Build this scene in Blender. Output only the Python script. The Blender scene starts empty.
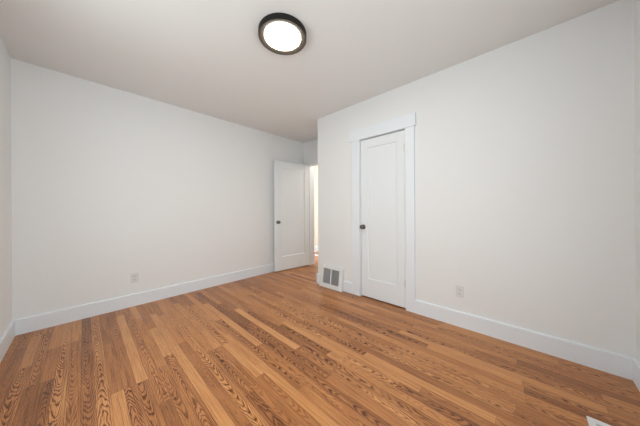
import bpy, bmesh, math, random
from mathutils import Vector, Matrix

sc = bpy.context.scene
PI = math.pi

# ------------------------------------------------------------------ camera
EYE = 1.15
cam_d = bpy.data.cameras.new('camera')
cam_d.sensor_width = 36.0
cam_d.lens = 221.605 / 640 * 36.0
cam_d.shift_y = -(213 - 209.61) / 640
cam_d.clip_start = 0.02
cam = bpy.data.objects.new('camera', cam_d)
sc.collection.objects.link(cam)
cam.matrix_world = (Matrix.Translation((0, 0, EYE)) @ Matrix.Rotation(0.7531 - PI / 2, 4, 'Z')
                    @ Matrix.Rotation(PI / 2, 4, 'X') @ Matrix.Rotation(-math.radians(.338), 4, 'Z'))
sc.camera = cam

# ------------------------------------------------------------------ exposure, world and lights
sc.view_settings.view_transform = 'Standard'
sc.view_settings.look = 'None'
sc.view_settings.gamma = 1
sc.view_settings.use_curve_mapping = False
sc.view_settings.exposure = 0.08

SKY = 4.8          # overcast daylight strength
LAMP = 34.0        # ceiling lamp diffuser
world = bpy.data.worlds.new('overcast_sky')
sc.world = world
world.use_nodes = True
bg = world.node_tree.nodes['Background']
bg.inputs[0].default_value = (.945, 1.025, 1.035, 1)
bg.inputs[1].default_value = SKY

# room dimensions (metres); the camera stands at x=0, y=0
XW, XE, YS, YN, HC = -.455, 2.514, -.523, 3.481, 2.569
XH = 3.203          # wall with the hall doorway
YE = 2.40           # end of the closet bump-out
T = .12
# windows: in the south wall (behind the camera, right) and the west wall (behind, left)
WS = (-.34, .98, .50, 2.28)     # x0,x1,z0,z1
WW = (1.05, 1.95, .70, 2.20)     # y0,y1,z0,z1


def portal(name, loc, rot, sx, sy):
    l = bpy.data.lights.new(name, 'AREA')
    l.shape = 'RECTANGLE'
    l.size, l.size_y = sx, sy
    l.cycles.is_portal = True
    o = bpy.data.objects.new(name, l)
    o.location = loc
    o.rotation_euler = rot
    sc.collection.objects.link(o)


portal('window_portal', ((WS[0] + WS[1]) / 2, YS - T, (WS[2] + WS[3]) / 2), (PI / 2, 0, 0), WS[1] - WS[0], WS[3] - WS[2])
portal('window_portal', (XW - T, (WW[0] + WW[1]) / 2, (WW[2] + WW[3]) / 2), (PI / 2, 0, -PI / 2), WW[1] - WW[0], WW[3] - WW[2])

hl = bpy.data.lights.new('hall_lamp', 'POINT')
hl.energy = 17
hl.color = (1, .91, .82)
hl.shadow_soft_size = .12
hlo = bpy.data.objects.new('hall_lamp', hl)
hlo.location = (3.85, 2.85, 2.25)
sc.collection.objects.link(hlo)

# ------------------------------------------------------------------ materials


def mat(name, col, rough=.6, spec=.5, metal=0, emis=None, bump=None):
    m = bpy.data.materials.new(name)
    m.use_nodes = True
    nt = m.node_tree
    b = nt.nodes['Principled BSDF']
    b.inputs['Base Color'].default_value = (*col, 1)
    b.inputs['Roughness'].default_value = rough
    b.inputs['Specular IOR Level'].default_value = spec
    b.inputs['Metallic'].default_value = metal
    if emis:
        b.inputs['Emission Color'].default_value = (*emis[0], 1)
        b.inputs['Emission Strength'].default_value = emis[1]
    if bump:
        tc = nt.nodes.new('ShaderNodeTexCoord')
        nz = nt.nodes.new('ShaderNodeTexNoise')
        nz.inputs['Scale'].default_value = bump[0]
        nz.inputs['Detail'].default_value = 4
        bp = nt.nodes.new('ShaderNodeBump')
        bp.inputs['Strength'].default_value = bump[1]
        bp.inputs['Distance'].default_value = .002
        nt.links.new(tc.outputs['Object'], nz.inputs['Vector'])
        nt.links.new(nz.outputs['Fac'], bp.inputs['Height'])
        nt.links.new(bp.outputs['Normal'], b.inputs['Normal'])
    return m


M_wall = mat('wall_paint', (.862, .87, .874), .55, .35, bump=(38, .35))
M_ceil = mat('ceiling_paint', (.845, .845, .835), .85, .2, bump=(60, .3))
M_trim = mat('trim_paint', (.85, .89, .94), .38, .45)
M_door = mat('door_paint', (.85, .88, .905), .4, .4)
M_rim_glow = mat('rim_face_glow', (.10, .083, .066), .5, .4)  # rim metal in a lighter colour on its face, painting in the diffuser's glow
M_black = mat('black_enamel', (.012, .010, .008), .5, .25)
M_knob = mat('aged_nickel', (.16, .15, .14), .28, .5, .9)
M_hinge = mat('painted_hinge', (.78, .77, .76), .4)
M_plate = mat('outlet_plastic', (.77, .77, .77), .35)
M_slot = mat('outlet_slot', (.05, .05, .05), .6)
M_vent = mat('register_enamel', (.82, .82, .82), .4)
M_fin = mat('register_fin', (.44, .45, .46), .5)
M_void = mat('duct_dark', (.04, .04, .04), .9)  # near-black plates painting in the shade behind the register louvres
M_hall = mat('hall_paint', (.80, .74, .66), .6)
M_gap = mat('floor_backing', (.10, .08, .07), .8)  # dark backing under the floor boards, showing in their joints
M_diff = mat('lamp_diffuser', (.9, .9, .9), .5, emis=((1, .94, .84), LAMP))

M_glass = bpy.data.materials.new('window_glass')
M_glass.use_nodes = True
_nt = M_glass.node_tree
_t = _nt.nodes.new('ShaderNodeBsdfTransparent')
_g = _nt.nodes.new('ShaderNodeBsdfGlossy')
_g.inputs['Roughness'].default_value = .02
_m = _nt.nodes.new('ShaderNodeMixShader')
_m.inputs[0].default_value = .05
_nt.links.new(_t.outputs[0], _m.inputs[1]); _nt.links.new(_g.outputs[0], _m.inputs[2])
_nt.links.new(_m.outputs[0], _nt.nodes['Material Output'].inputs['Surface'])


def floor_material():
    m = bpy.data.materials.new('oak_floor')
    m.use_nodes = True
    nt = m.node_tree
    N, L = nt.nodes, nt.links
    b = N['Principled BSDF']

    def val(x):
        return x

    def math_(op, a, c=None, d=None):
        n = N.new('ShaderNodeMath')
        n.operation = op
        for i, v in enumerate((a, c, d)):
            if v is None:
                continue
            if isinstance(v, (int, float)):
                n.inputs[i].default_value = v
            else:
                L.new(v, n.inputs[i])
        return n.outputs[0]

    uv = N.new('ShaderNodeUVMap'); uv.uv_map = 'board'
    sx = N.new('ShaderNodeSeparateXYZ'); L.new(uv.outputs[0], sx.inputs[0])
    u, v = sx.outputs[0], sx.outputs[1]          # metres across / along, v carries the board's own offset
    at = N.new('ShaderNodeAttribute'); at.attribute_name = 'board_data'
    sp = N.new('ShaderNodeSeparateColor'); L.new(at.outputs['Color'], sp.inputs[0])
    tone, cath, off = sp.outputs[0], sp.outputs[1], sp.outputs[2]

    def noise(su, sv, scale=1, detail=2, rough=.5):
        c = N.new('ShaderNodeCombineXYZ')
        L.new(math_('MULTIPLY', u, su), c.inputs[0])
        L.new(math_('MULTIPLY', v, sv), c.inputs[1])
        n = N.new('ShaderNodeTexNoise')
        n.inputs['Scale'].default_value = scale
        n.inputs['Detail'].default_value = detail
        n.inputs['Roughness'].default_value = rough
        L.new(c.outputs[0], n.inputs['Vector'])
        return n.outputs['Fac']

    # cathedral figure: nested arches, phase = F*v + B*u^2 + warp
    uc = math_('SUBTRACT', u, math_('ADD', .018, math_('MULTIPLY', off, .028)))
    warp = math_('MULTIPLY', math_('SUBTRACT', noise(16, 3.2, 1, 2), .5), 6.5)
    warp2 = math_('MULTIPLY', math_('SUBTRACT', noise(90, 30, 1, 2), .5), .7)
    ph = math_('ADD', math_('MULTIPLY', v, 14), math_('MULTIPLY', math_('MULTIPLY', uc, uc), 2800))
    ph = math_('ADD', math_('ADD', ph, warp), warp2)
    fr = math_('FRACT', ph)
    cr = N.new('ShaderNodeValToRGB')
    L.new(fr, cr.inputs[0])
    e = cr.color_ramp.elements
    e[0].position = 0; e[0].color = (.1, .1, .1, 1)
    e[1].position = 1; e[1].color = (.6, .6, .6, 1)
    for pz, c in ((.12, 0), (.34, .75), (.62, 1)):
        x = e.new(pz); x.color = (c, c, c, 1)
    arch = cr.outputs[0]
    # straight grain: lines along the board
    wob = math_('MULTIPLY', math_('SUBTRACT', noise(14, 2.2, 1, 2), .5), 3.2)
    st = math_('FRACT', math_('ADD', math_('MULTIPLY', u, 150), wob))
    st = math_('ADD', math_('MULTIPLY', st, .5), math_('MULTIPLY', noise(520, 9, 1, 3, .65), .9))
    broad = math_('MULTIPLY', math_('SUBTRACT', .5, noise(130, 2.6, 1, 4, .6)), 1.15)
    pores = noise(900, 45, 1, 2, .7)

    # darkness factor
    side = math_('SUBTRACT', 1.25, math_('MULTIPLY', math_('ABSOLUTE', uc), 16))
    side.node.use_clamp = True
    d_arch = math_('MULTIPLY', math_('MULTIPLY', math_('MULTIPLY', math_('SUBTRACT', 1, arch), cath), side), .74)
    d_st = math_('MULTIPLY', math_('SUBTRACT', .95, st), .42)
    d_po = math_('MULTIPLY', math_('SUBTRACT', .55, pores), .22)
    blot = math_('MULTIPLY', math_('SUBTRACT', noise(8, 2.5, 1, 2), .5), .25)
    dark = math_('ADD', math_('ADD', d_arch, d_st), math_('ADD', math_('ADD', d_po, broad), blot))
    t = math_('SUBTRACT', math_('ADD', tone, .05), dark)
    t.node.use_clamp = True
    ramp = N.new('ShaderNodeValToRGB')
    L.new(t, ramp.inputs[0])
    r = ramp.color_ramp.elements
    r[0].position = 0; r[0].color = (.105, .030, .008, 1)
    r[1].position = 1; r[1].color = (.80, .44, .19, 1)
    for pz, c in ((.25, (.235, .082, .027)), (.5, (.44, .170, .055)), (.75, (.63, .284, .101))):
        x = r.new(pz); x.color = (*c, 1)
    L.new(ramp.outputs[0], b.inputs['Base Color'])
    rg = math_('ADD', .27, math_('MULTIPLY', dark, .18))
    L.new(rg, b.inputs['Roughness'])
    b.inputs['Specular IOR Level'].default_value = .42
    bp = N.new('ShaderNodeBump')
    bp.inputs['Strength'].default_value = .12
    bp.inputs['Distance'].default_value = .001
    L.new(math_('SUBTRACT', 1, dark), bp.inputs['Height'])
    L.new(bp.outputs['Normal'], b.inputs['Normal'])
    return m


M_floor = floor_material()

# ------------------------------------------------------------------ helpers


def box(bm, x0, y0, z0, x1, y1, z1, mi=0):
    vs = [bm.verts.new(p) for p in ((x0, y0, z0), (x1, y0, z0), (x1, y1, z0), (x0, y1, z0),
                                    (x0, y0, z1), (x1, y0, z1), (x1, y1, z1), (x0, y1, z1))]
    for f in ((0, 3, 2, 1), (4, 5, 6, 7), (0, 1, 5, 4), (1, 2, 6, 5), (2, 3, 7, 6), (3, 0, 4, 7)):
        bm.faces.new([vs[i] for i in f]).material_index = mi


def prism(bm, pts, axis, a, b):
    """pts: 2D outline (the two other axes, in order), extruded along axis from a to b"""
    def mk(p, t):
        q = list(p); q.insert(axis, t)
        return bm.verts.new(q)
    A = [mk(p, a) for p in pts]
    B = [mk(p, b) for p in pts]
    n = len(pts)
    for i in range(n):
        bm.faces.new((A[i], A[(i + 1) % n], B[(i + 1) % n], B[i]))
    bm.faces.new(A[::-1]); bm.faces.new(B)


def lathe(bm, prof, segs=32, mtx=None):
    """prof: (r, z) list revolved about z"""
    mtx = mtx or Matrix()
    rings = []
    for r, z in prof:
        if r < 1e-6:
            rings.append([bm.verts.new(mtx @ Vector((0, 0, z)))])
        else:
            rings.append([bm.verts.new(mtx @ Vector((r * math.cos(2 * PI * i / segs), r * math.sin(2 * PI * i / segs), z))) for i in range(segs)])
    for a, c in zip(rings, rings[1:]):
        for i in range(segs):
            j = (i + 1) % segs
            if len(a) == 1 and len(c) == 1:
                continue
            if len(a) == 1:
                bm.faces.new((a[0], c[j], c[i]))
            elif len(c) == 1:
                bm.faces.new((a[i], a[j], c[0]))
            else:
                bm.faces.new((a[i], a[j], c[j], c[i]))


def link(name, bm, mats, parent=None, bevel=0, smooth=False):
    bmesh.ops.recalc_face_normals(bm, faces=bm.faces)
    me = bpy.data.meshes.new(name)
    bm.to_mesh(me); bm.free()
    for m in (mats if isinstance(mats, (list, tuple)) else [mats]):
        me.materials.append(m)
    o = bpy.data.objects.new(name, me)
    sc.collection.objects.link(o)
    if parent:
        o.parent = parent
    if bevel:
        md = o.modifiers.new('bevel', 'BEVEL')
        md.width = bevel; md.segments = 2; md.limit_method = 'ANGLE'; md.angle_limit = math.radians(40)
        smooth = True
    if smooth:
        for p in me.polygons:
            p.use_smooth = True
        if bevel:
            wn = o.modifiers.new('wn', 'WEIGHTED_NORMAL'); wn.keep_sharp = True
        else:
            for e_ in me.edges:
                pass
            me.set_sharp_from_angle(angle=math.radians(35))
    return o


def tag(o, label, cat, group=None, kind=None):
    o['label'] = label; o['category'] = cat
    if group: o['group'] = group
    if kind: o['kind'] = kind
    return o


def empty(name, loc, rz=0):
    o = bpy.data.objects.new(name, None)
    o.empty_display_size = .1
    o.location = loc; o.rotation_euler = (0, 0, rz)
    sc.collection.objects.link(o)
    return o


def struct(name, bm, m, label, cat, bevel=0):
    return tag(link(name, bm, m, bevel=bevel), label, cat, kind='structure')


# ------------------------------------------------------------------ floor
BW = .063
# boards read off the photograph: strip number, near end, far end, tone, strength of the cathedral figure
BOARDS = [(4, 1.899, 3.275, .74, 0), (1, 1.549, 3.3, .68, 1), (-1, 1.646, 2.918, .48, .5), (-2, 1.746, 2.921, .66, 1), (2, 1.45, 1.906, .74, 0),
          (3, 1.30, 1.899, .45, .9), (4, 1.20, 1.899, .42, .9), (-4, 1.85, 2.384, .30, .2), (-3, 1.75, 2.384, .30, .6), (-5, 2.0, 2.70, .55, 1),
          (0, 1.5, 2.783, .38, .6), (2, 1.906, 2.65, .42, .1), (3, 1.899, 2.7, .40, .1), (16, 1.675, 2.9, .72, 0), (19, 1.399, 2.481, .78, 0),
          (22, 1.041, 1.841, .68, 0), (14, .70, 1.475, .70, 0), (8, 1.05, 2.02, .70, 0), (7, 2.085, 2.678, .72, 0), (13, 1.363, 1.903, .76, 0),
          (13, 1.903, 3.05, .66, .9), (10, .95, 1.992, .68, 1), (24, .132, .95, .68, 0), (32, -.325, .885, .68, 0), (31, .032, .62, .68, 0),
          (38, -.164, .65, .62, 0), (34, -.7, -.325, .62, 0), (21, .45, 1.17, .6, .3), (11, .60, 1.278, .32, .7), (21, 1.17, 1.80, .35, .9),
          (30, -.40, .022, .32, .4), (31, .962, 1.832, .36, .8), (6, 1.2, 1.975, .45, .6), (9, 1.1, 2.2, .40, .2), (12, .9, 1.9, .45, .3),
          (-6, 1.9, 3.1, .34, .2), (5, 1.6, 2.5, .52, .5), (-4, 2.384, 3.3, .50, .7), (-3, 2.384, 2.906, .48, .2), (-3, 2.906, 3.6, .62, 0)]


def strip_of(x):
    return int(math.floor(x / BW + .27))


rnd = random.Random(11)
bm = bmesh.new()
uvl = bm.loops.layers.uv.new('board')
cl = bm.loops.layers.float_color.new('board_data')
X0, X1, Y0, Y1 = -.62, 4.75, -.70, 4.75
for k in range(strip_of(X0), strip_of(X1) + 1):
    xa, xb = max(X0, (k - .27) * BW), min(X1, (k + .73) * BW)
    if xb - xa < .002:
        continue
    fixed = sorted((b0, b1, t_, c_) for n_, b0, b1, t_, c_ in BOARDS if n_ == k)
    segs, y = [], Y0
    for b0, b1, t_, c_ in fixed + [(Y1, Y1, 0, 0)]:
        while b0 - y > .02:                      # random boards up to the next known one
            step = rnd.uniform(.55, 1.35)
            if b0 - y - step < .35:
                step = b0 - y
            segs.append((y, y + step, None, None)); y += step
        if b1 > b0:
            segs.append((max(y, b0), b1, t_, c_)); y = b1
    for ya, yb, t_, c_ in segs:
        if t_ is None:
            t_ = min(.74, max(.30, rnd.gauss(.52, .12)))
            c_ = rnd.choice((0, .1, .2, .4, .7, .9))
        tone, cath = .65 + (t_ - .53) * (.62 if t_ > .65 else .9) + .08 * c_, c_
        off = rnd.random()
        du, dv = 0, rnd.uniform(0, 90)
        flip = rnd.choice((-1, 1))
        g = .0005
        vs = [bm.verts.new(p) for p in ((xa + g, ya + g, 0), (xb - g, ya + g, 0), (xb - g, yb - g, 0), (xa + g, yb - g, 0))]
        f = bm.faces.new(vs)
        for lp in f.loops:
            lp[uvl].uv = (lp.vert.co.x - (k - .27) * BW, flip * lp.vert.co.y + dv)
            lp[cl] = (tone, cath, off, 1)
        # shallow V edge joining the boards
for z, mi in ((-.0012, 1),):
    f = bm.faces.new([bm.verts.new(p) for p in ((X0, Y0, z), (X1, Y0, z), (X1, Y1, z), (X0, Y1, z))])
    f.material_index = 1
box(bm, X0, Y0, -.06, X1, Y1, -.002, 1)
me = bpy.data.meshes.new('floor')
bm.to_mesh(me); bm.free()
me.materials.append(M_floor); me.materials.append(M_gap)
fl = bpy.data.objects.new('floor', me)
sc.collection.objects.link(fl)
tag(fl, 'brown oak strip floor with strong cathedral grain running towards the long plain wall', 'floor', kind='structure')

# ------------------------------------------------------------------ ceiling and walls
bm = bmesh.new()
box(bm, XW - T, YS - T, HC, 4.62, 4.62, HC + .08)
struct('ceiling', bm, M_ceil, 'plain off-white flat ceiling with a round lamp', 'ceiling')

bm = bmesh.new()
box(bm, XW - T, YN, 0, XH, YN + T, HC)
struct('wall_north', bm, M_wall, 'long blank white wall on the left behind the open door', 'wall')

bm = bmesh.new()          # west wall with window opening
box(bm, XW - T, YS - T, 0, XW, WW[0], HC)
box(bm, XW - T, WW[1], 0, XW, YN, HC)
box(bm, XW - T, WW[0], 0, XW, WW[1], WW[2])
box(bm, XW - T, WW[0], WW[3], XW, WW[1], HC)
struct('wall_west', bm, M_wall, 'narrow sliver of white wall at the far left edge', 'wall')

bm = bmesh.new()          # south wall with window opening
box(bm, XW, YS - T, 0, WS[0], YS, HC)
box(bm, WS[1], YS - T, 0, XH + T, YS, HC)
box(bm, WS[0], YS - T, 0, WS[1], YS, WS[2])
box(bm, WS[0], YS - T, WS[3], WS[1], YS, HC)
struct('wall_south', bm, M_wall, 'thin strip of white wall at the far right edge', 'wall')

# closet bump-out: wall_east with door opening, and its return
CY0, CY1, CZ = 1.018, 1.622, 2.068
bm = bmesh.new()
box(bm, XE, YS, 0, XE + .10, CY0, HC)
box(bm, XE, CY1, 0, XE + .10, YE, HC)
box(bm, XE, CY0, CZ, XE + .10, CY1, HC)
box(bm, XE + .10, YE - .10, 0, XH, YE, HC)
struct('wall_east', bm, M_wall, 'white wall on the right holding the closet door', 'wall')

# wall with the hall doorway
DY0, DY1, DZ = 2.52, 3.297, 2.072
bm = bmesh.new()
box(bm, XH, YS, 0, XH + .13, DY0, HC)
box(bm, XH, DY1, 0, XH + .13, YN + T, HC)
box(bm, XH, DY0, DZ, XH + .13, DY1, HC)
struct('wall_hall', bm, M_wall, 'shaded white wall above the open doorway at the back', 'wall')

# hall beyond the doorway
bm = bmesh.new()
box(bm, XH + .13, 1.2, 0, 4.40, 1.3, HC)
box(bm, XH + .13, 4.45, 0, 4.5, 4.55, HC)
box(bm, 4.40, 1.2, 0, 4.5, 4.45, HC)
struct('wall_far', bm, M_hall, 'warm lit cream hall wall glimpsed through the doorway', 'wall')
bm = bmesh.new()
box(bm, 3.97, 1.3, 0, 4.06, 4.45, .006)
struct('trim_1', bm, M_trim, 'pale threshold strip on the hall floor beyond the doorway', 'threshold')

# ------------------------------------------------------------------ baseboards
BT, BH = .018, .147


def base_profile(s):
    """outline (depth, z) with an eased cap; s = direction of the room side"""
    return [(0, 0), (s * BT, 0), (s * BT, BH - .010), (s * (BT - .001), BH - .006), (s * (BT - .003), BH - .002), (s * (BT - .006), BH), (0, BH)]


def baseboard(name, runs, label):
    bm = bmesh.new()
    for axis, at_, s, a, b in runs:
        if axis == 0:     # runs along x, wall at y=at_
            prism(bm, [(at_ + d, z) for d, z in base_profile(s)], 0, a, b)
        else:             # runs along y, wall at x=at_
            prism(bm, [(at_ + d, z) for d, z in base_profile(s)], 1, a, b)
    return struct(name, bm, M_trim, label, 'baseboard')


baseboard('baseboard_north', [(0, YN, -1, XW, XH)], 'tall white baseboard along the long left wall')
baseboard('baseboard_west', [(1, XW, 1, YS, YN - BT)], 'white baseboard at the far left edge')
baseboard('baseboard_south', [(0, YS, 1, XW + BT, XE)], 'short white baseboard piece at the far right edge')
baseboard('baseboard_east', [(1, XE, -1, YS + BT, .912), (1, XE, -1, 1.752, 1.892), (1, XE, -1, 2.318, YE + BT), (0, YE, 1, XE, XH)],
          'tall white baseboard along the right wall on both sides of the closet door')
baseboard('baseboard_far', [(1, 4.40, -1, 1.3, 4.45)], 'white baseboard in the hall beyond the doorway')

# ------------------------------------------------------------------ closet casing (header and two side boards)
CT = .020
bm = bmesh.new()
box(bm, XE - CT, .912, 0, XE, CY0 - .004, CZ)
struct('trim_2', bm, M_trim, 'right-hand white casing board of the closet door', 'door casing', bevel=.003)
bm = bmesh.new()
box(bm, XE - CT, CY1 + .004, 0, XE, 1.750, CZ)
struct('trim_3', bm, M_trim, 'left-hand white casing board of the closet door', 'door casing', bevel=.003)
bm = bmesh.new()
box(bm, XE - CT - .007, .896, CZ + .0, XE, 1.778, 2.213)
struct('trim_4', bm, M_trim, 'flat white header board over the closet door', 'door casing', bevel=.003)
bm = bmesh.new()          # jamb lining and stop inside the closet opening
box(bm, XE + .003, CY0 - .004, 0, XE + .10, CY0 + .0005, CZ)
box(bm, XE + .003, CY1 - .0005, 0, XE + .10, CY1 + .004, CZ)
box(bm, XE + .055, CY0 + .0005, 0, XE + .075, CY0 + .014, CZ)
box(bm, XE + .055, CY1 - .014, 0, XE + .075, CY1 - .0005, CZ)
struct('trim_5', bm, M_trim, 'white door stop inside the closet opening', 'door jamb')

# hall doorway jamb lining and room-side casing
bm = bmesh.new()
box(bm, XH - .004, DY1 - .001, 0, XH + .134, DY1 + .012, DZ)
box(bm, XH - .004, DY0 - .012, 0, XH + .134, DY0 + .001, DZ)
box(bm, XH - .004, DY0 - .012, DZ - .001, XH + .134, DY1 + .012, DZ + .012)
struct('trim_6', bm, M_trim, 'white jamb of the open hall doorway', 'door jamb')

# ------------------------------------------------------------------ doors


def panel_leaf(w, h, t, l, r, b_, tp, rec, slope):
    """leaf in local x (0..w, hinge at 0), thickness in y (0 = face A, t = face B), z up.  Returns frame bmesh and panel bmesh."""
    bm = bmesh.new()
    box(bm, 0, 0, 0, l, t, h)
    box(bm, w - r, 0, 0, w, t, h)
    box(bm, l, 0, 0, w - r, t, b_)
    box(bm, l, 0, h - tp, w - r, t, h)
    pb = bmesh.new()
    x0, x1, z0, z1 = l, w - r, b_, h - tp
    for y_o, y_i in ((0.0006, rec), (t - .0006, t - rec)):
        o = [pb.verts.new(p) for p in ((x0, y_o, z0), (x1, y_o, z0), (x1, y_o, z1), (x0, y_o, z1))]
        i = [pb.verts.new(p) for p in ((x0 + slope, y_i, z0 + slope), (x1 - slope, y_i, z0 + slope), (x1 - slope, y_i, z1 - slope), (x0 + slope, y_i, z1 - slope))]
        for q in range(4):
            pb.faces.new((o[q], o[(q + 1) % 4], i[(q + 1) % 4], i[q]))
        pb.faces.new(i)
    return bm, pb


def knob_set(parent, x, z, y, s):
    """round knob on face at y; s = outward direction along y"""
    mt = Matrix.Translation((x, y, z)) @ Matrix.Rotation(-s * PI / 2, 4, 'X')
    bm = bmesh.new()
    lathe(bm, [(0, .012), (.009, .012), (.009, .028), (.013, .032), (.022, .036), (.0275, .044), (.0275, .052), (.022, .060), (.012, .064), (0, .065)], 32, mt)
    k = link('door_knob', bm, M_knob, parent, smooth=True)
    k['label'] = 'dark nickel round knob'
    bm = bmesh.new()
    lathe(bm, [(0, -.0005), (.031, -.0005), (.031, .003), (.026, .008), (.014, .012), (0, .012)], 32, mt)
    r = link('rosette', bm, M_knob, k, smooth=True)
    return k


# closed closet door: leaf face flush just behind the casing
cd = tag(empty('door_1', (XE + .012, CY0 + .004, .012)), 'closed white one-panel closet door with dark knob', 'door', kind='structure')
cd.rotation_euler = (0, 0, PI / 2)        # local x -> +Y, local y -> -X (towards the room)
w1 = CY1 - CY0 - .009
f_, p_ = panel_leaf(w1, 2.048, .035, .104, .098, .235, .108, .012, .008)
for bmx in (f_, p_):
    bmesh.ops.translate(bmx, verts=bmx.verts, vec=(0, -.035, 0))
link('door_leaf', f_, M_door, cd, bevel=.0015)
link('recessed_panel', p_, M_door, cd)
knob_set(cd, w1 - .036, .908, 0, 1)
for hz_ in (1.80, .23):
    bm = bmesh.new()
    lathe(bm, [(0, 0), (.007, 0), (.007, .088), (.0045, .094), (0, .095)], 14, Matrix.Translation((-.002, .009, hz_)))
    box(bm, .0, 0, hz_ + .003, .022, .0022, hz_ + .086)
    h_ = link('hinge', bm, M_hinge, cd, smooth=True)
    h_['label'] = 'white painted hinge'

# open hall door, swung back almost flat along the left wall
hx, hy = XH - .020, 3.292
ang = math.atan2(3.385 - 3.292, 2.415 - hx)
hd = tag(empty('door_2', (hx, hy, .014), ang), 'open white one-panel door leaning back against the long left wall', 'door', kind='structure')
# local x runs from the hinge to the free edge; the face seen from the camera is local +y side
f_, p_ = panel_leaf(.792, 2.050, .035, .11, .155, .255, .125, .012, .008)
for bmx in (f_, p_):
    bmesh.ops.translate(bmx, verts=bmx.verts, vec=(0, -.035, 0))
link('door_leaf', f_, M_door, hd, bevel=.0015)
link('recessed_panel', p_, M_door, hd)
knob_set(hd, .792 - .065, .908, 0, 1)
knob_set(hd, .792 - .065, .908, -.035, -1)

# ------------------------------------------------------------------ windows (behind the camera; they let the daylight in)


def window(name, wall, a0, a1, z0, z1, label):
    root = tag(empty(name, (0, 0, 0)), label, 'window', kind='structure')
    bm = bmesh.new()
    fw = .05

    def bx(p0, p1, q0, q1, d0, d1):
        if wall == 's':
            box(bm, p0, YS - d1, q0, p1, YS - d0, q1)
        else:
            box(bm, XW - d1, p0, q0, XW - d0, p1, q1)
    bx(a0, a0 + fw, z0, z1, .03, .08); bx(a1 - fw, a1, z0, z1, .03, .08)
    bx(a0 + fw, a1 - fw, z0, z0 + fw, .03, .08); bx(a0 + fw, a1 - fw, z1 - fw, z1, .03, .08)
    zm = (z0 + z1) / 2
    bx(a0 + fw, a1 - fw, zm - .02, zm + .02, .03, .08)
    link('window_frame', bm, M_trim, root)
    bm = bmesh.new()
    bx(a0 + fw, a1 - fw, z0 + fw, zm - .02, .053, .057)
    bx(a0 + fw, a1 - fw, zm + .02, z1 - fw, .053, .057)
    link('window_pane', bm, M_glass, root)
    bm = bmesh.new()
    c = .09
    bx(a0 - c, a0, z0 - .02, z1, -.018, -.0002); bx(a1, a1 + c, z0 - .02, z1, -.018, -.0002)
    bx(a0 - c, a1 + c, z1, z1 + .13, -.024, -.0002); bx(a0 - c - .02, a1 + c + .02, z0 - .045, z0 - .02, -.05, -.0002)
    link('window_casing', bm, M_trim, root)


window('window_1', 's', WS[0], WS[1], WS[2], WS[3], 'white framed window in the wall at the right behind the viewer')
window('window_2', 'w', WW[0], WW[1], WW[2], WW[3], 'white framed window in the wall at the left behind the viewer')

# ------------------------------------------------------------------ ceiling lamp
lamp = tag(empty('ceiling_light', (1.10, 1.43, HC)), 'round flush ceiling lamp with black rim and glowing white diffuser', 'ceiling light')
bm = bmesh.new()
lathe(bm, [(0, 0), (.187, 0), (.190, -.003), (.190, -.043), (.188, -.046)], 96)
lathe(bm, [(.188, -.046), (.184, -.0465), (.158, -.0400), (.1425, -.034), (.1415, -.030), (0, -.030)], 96)
for f in bm.faces:
    f.material_index = 1 if f.calc_center_median().z < -.0461 or (abs(f.calc_center_median().xy.length) < .187 and f.calc_center_median().z < -.01) else 0
o = link('lamp_rim', bm, [M_black, M_rim_glow], lamp, smooth=True)
o['label'] = 'black rim with the diffuser glow put into its face colour'
bm = bmesh.new()
lathe(bm, [(.141, -.0305), (.141, -.038), (.137, -.0415), (.12, -.044), (.06, -.0458), (0, -.046)], 96)
o = link('diffuser', bm, M_diff, lamp, smooth=True)
o['label'] = 'glowing white diffuser'

# ------------------------------------------------------------------ wall outlets


def outlet(loc, rz, label):
    """faces local -y"""
    root = tag(empty('wall_outlet', loc, rz), label, 'outlet', group='duplex wall outlets')
    bm = bmesh.new()
    box(bm, -.035, -.006, -.0572, .035, 0, .0572)
    link('cover_plate', bm, M_plate, root, bevel=.0025)
    for s in (1, -1):
        bm = bmesh.new()
        pts = []
        for i in range(24):
            a = 2 * PI * i / 24
            pts.append((max(-.0165, min(.0165, .0175 * math.cos(a))), s * .0195 + max(-.0125, min(.0125, .0175 * math.sin(a)))))
        A = [bm.verts.new((x, -.0058, z)) for x, z in pts]
        B = [bm.verts.new((x * .96, -.0085, s * .0195 + (z - s * .0195) * .96)) for x, z in pts]
        for i in range(24):
            bm.faces.new((A[i], A[(i + 1) % 24], B[(i + 1) % 24], B[i]))
        bm.faces.new(B)
        rc = link('receptacle', bm, M_plate, root)
        bm = bmesh.new()
        zc = s * .0195
        box(bm, -.0078, -.0092, zc - .001, -.0054, -.0080, zc + .0075)
        box(bm, .0054, -.0092, zc, .0078, -.0080, zc + .0070)
        lathe(bm, [(0, 0), (.0026, 0), (.0026, .0012), (0, .0012)], 12, Matrix.Translation((0, -.008, zc - .0065)) @ Matrix.Rotation(PI / 2, 4, 'X'))
        link('slots', bm, M_slot, rc)
    bm = bmesh.new()
    lathe(bm, [(0, 0), (.003, 0), (.0025, .001), (0, .0012)], 12, Matrix.Translation((0, -.006, 0)) @ Matrix.Rotation(PI / 2, 4, 'X'))
    link('screw', bm, M_plate, root)


outlet((.422, YN, .338), 0, 'white duplex wall outlet on the long left wall above the baseboard')
outlet((XE, .488, .343), -PI / 2, 'white duplex wall outlet on the right wall, right of the closet door')
# rz: local -y must face -X for the east wall -> rotate by -90 deg

# ------------------------------------------------------------------ baseboard register left of the closet
reg = tag(empty('wall_register', (XE, 2.105, 0)), 'white baseboard heating register with grey louvres left of the closet door', 'air register')
RH, RW = .310, .213
# side profile (x offset from the wall, z): leans out towards the floor
xb_, xt_ = -.066, -.030
bm = bmesh.new()


def fx(z):   # front face x at height z
    return xb_ + (xt_ - xb_) * (z - .03) / (RH - .03)


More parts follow.
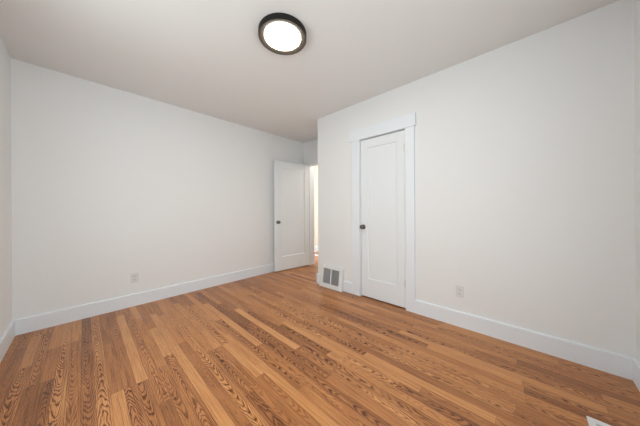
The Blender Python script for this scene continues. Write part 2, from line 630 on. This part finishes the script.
def slab(bm, y0, y1, z0, z1, d):
    """piece of the leaning front plate, d thick"""
    vs = []
    for y in (y0, y1):
        for z, dx in ((z0, 0), (z1, 0), (z1, d), (z0, d)):
            vs.append(bm.verts.new((fx(z) + dx, y, z)))
    a, b = vs[:4], vs[4:]
    for q in range(4):
        bm.faces.new((a[q], a[(q + 1) % 4], b[(q + 1) % 4], b[q]))
    bm.faces.new(a[::-1]); bm.faces.new(b)


GY, GZ0, GZ1 = .150, .060, .272
slab(bm, -RW, -GY, .0, RH, .012)
slab(bm, GY, RW, .0, RH, .012)
slab(bm, -GY, GY, .0, GZ0, .012)
slab(bm, -GY, GY, GZ1, RH, .012)
slab(bm, -.009, .009, GZ0, GZ1, .012)
# sides and top returning to the wall
for y0, y1 in ((-RW, -RW + .006), (RW - .006, RW)):
    prism(bm, [(fx(0) + .012, 0), (-.0005, 0), (-.0005, RH), (fx(RH) + .012, RH)], 1, y0, y1)
box(bm, fx(RH) + .010, -RW, RH - .006, -.0005, RW, RH)
link('register_frame', bm, M_vent, reg, bevel=.002)
bm = bmesh.new()
box(bm, -.012, -GY - .01, GZ0 - .01, -.008, GY + .01, GZ1 + .01)
link('duct_shade_plate', bm, M_void, reg)
for s in (-1, 1):
    bm = bmesh.new()
    y = .015
    while y < GY - .002:
        slab(bm, s * y - .0014, s * y + .0014, GZ0, GZ1, .014)
        y += .0085
    for z in [GZ0 + .02 + .024 * i for i in range(9)]:
        if z < GZ1:
            ya, yb = sorted((s * .010, s * GY))
            slab(bm, ya, yb, z, z + .0035, .006)
    bmesh.ops.translate(bm, verts=bm.verts, vec=(.004, 0, 0))
    link('louvre', bm, M_fin, reg)

# ------------------------------------------------------------------ floor register at the lower right
fr = tag(empty('floor_register', (1.742, -.303, 0)), 'white metal floor register set in the oak near the right corner', 'air register')
bm = bmesh.new()
LX, LY = .155, .072
ox, oy = .125, .043
zt = .005


def ring(bm, a, b, c, d, z0, z1):
    A = [bm.verts.new(p) for p in ((-a, -b, z0), (a, -b, z0), (a, b, z0), (-a, b, z0))]
    B = [bm.verts.new(p) for p in ((-c, -d, z1), (c, -d, z1), (c, d, z1), (-c, d, z1))]
    for q in range(4):
        bm.faces.new((A[q], A[(q + 1) % 4], B[(q + 1) % 4], B[q]))


ring(bm, LX, LY, LX - .004, LY - .004, .0003, zt)
ring(bm, LX - .004, LY - .004, ox, oy, zt, zt)
ring(bm, ox, oy, ox, oy, zt, .0003)
bmesh.ops.remove_doubles(bm, verts=bm.verts, dist=.0001)
link('register_frame', bm, M_vent, fr)
bm = bmesh.new()
x = -ox + .006
while x < ox:
    box(bm, x, -oy, .0012, x + .005, oy, .0042)
    x += .0125
box(bm, -ox, -.003, .001, ox, .003, .0044)
link('louvre', bm, M_vent, fr)
bm = bmesh.new()
box(bm, -ox, -oy, .0003, ox, oy, .0008)
link('duct_shade_plate', bm, M_void, fr)
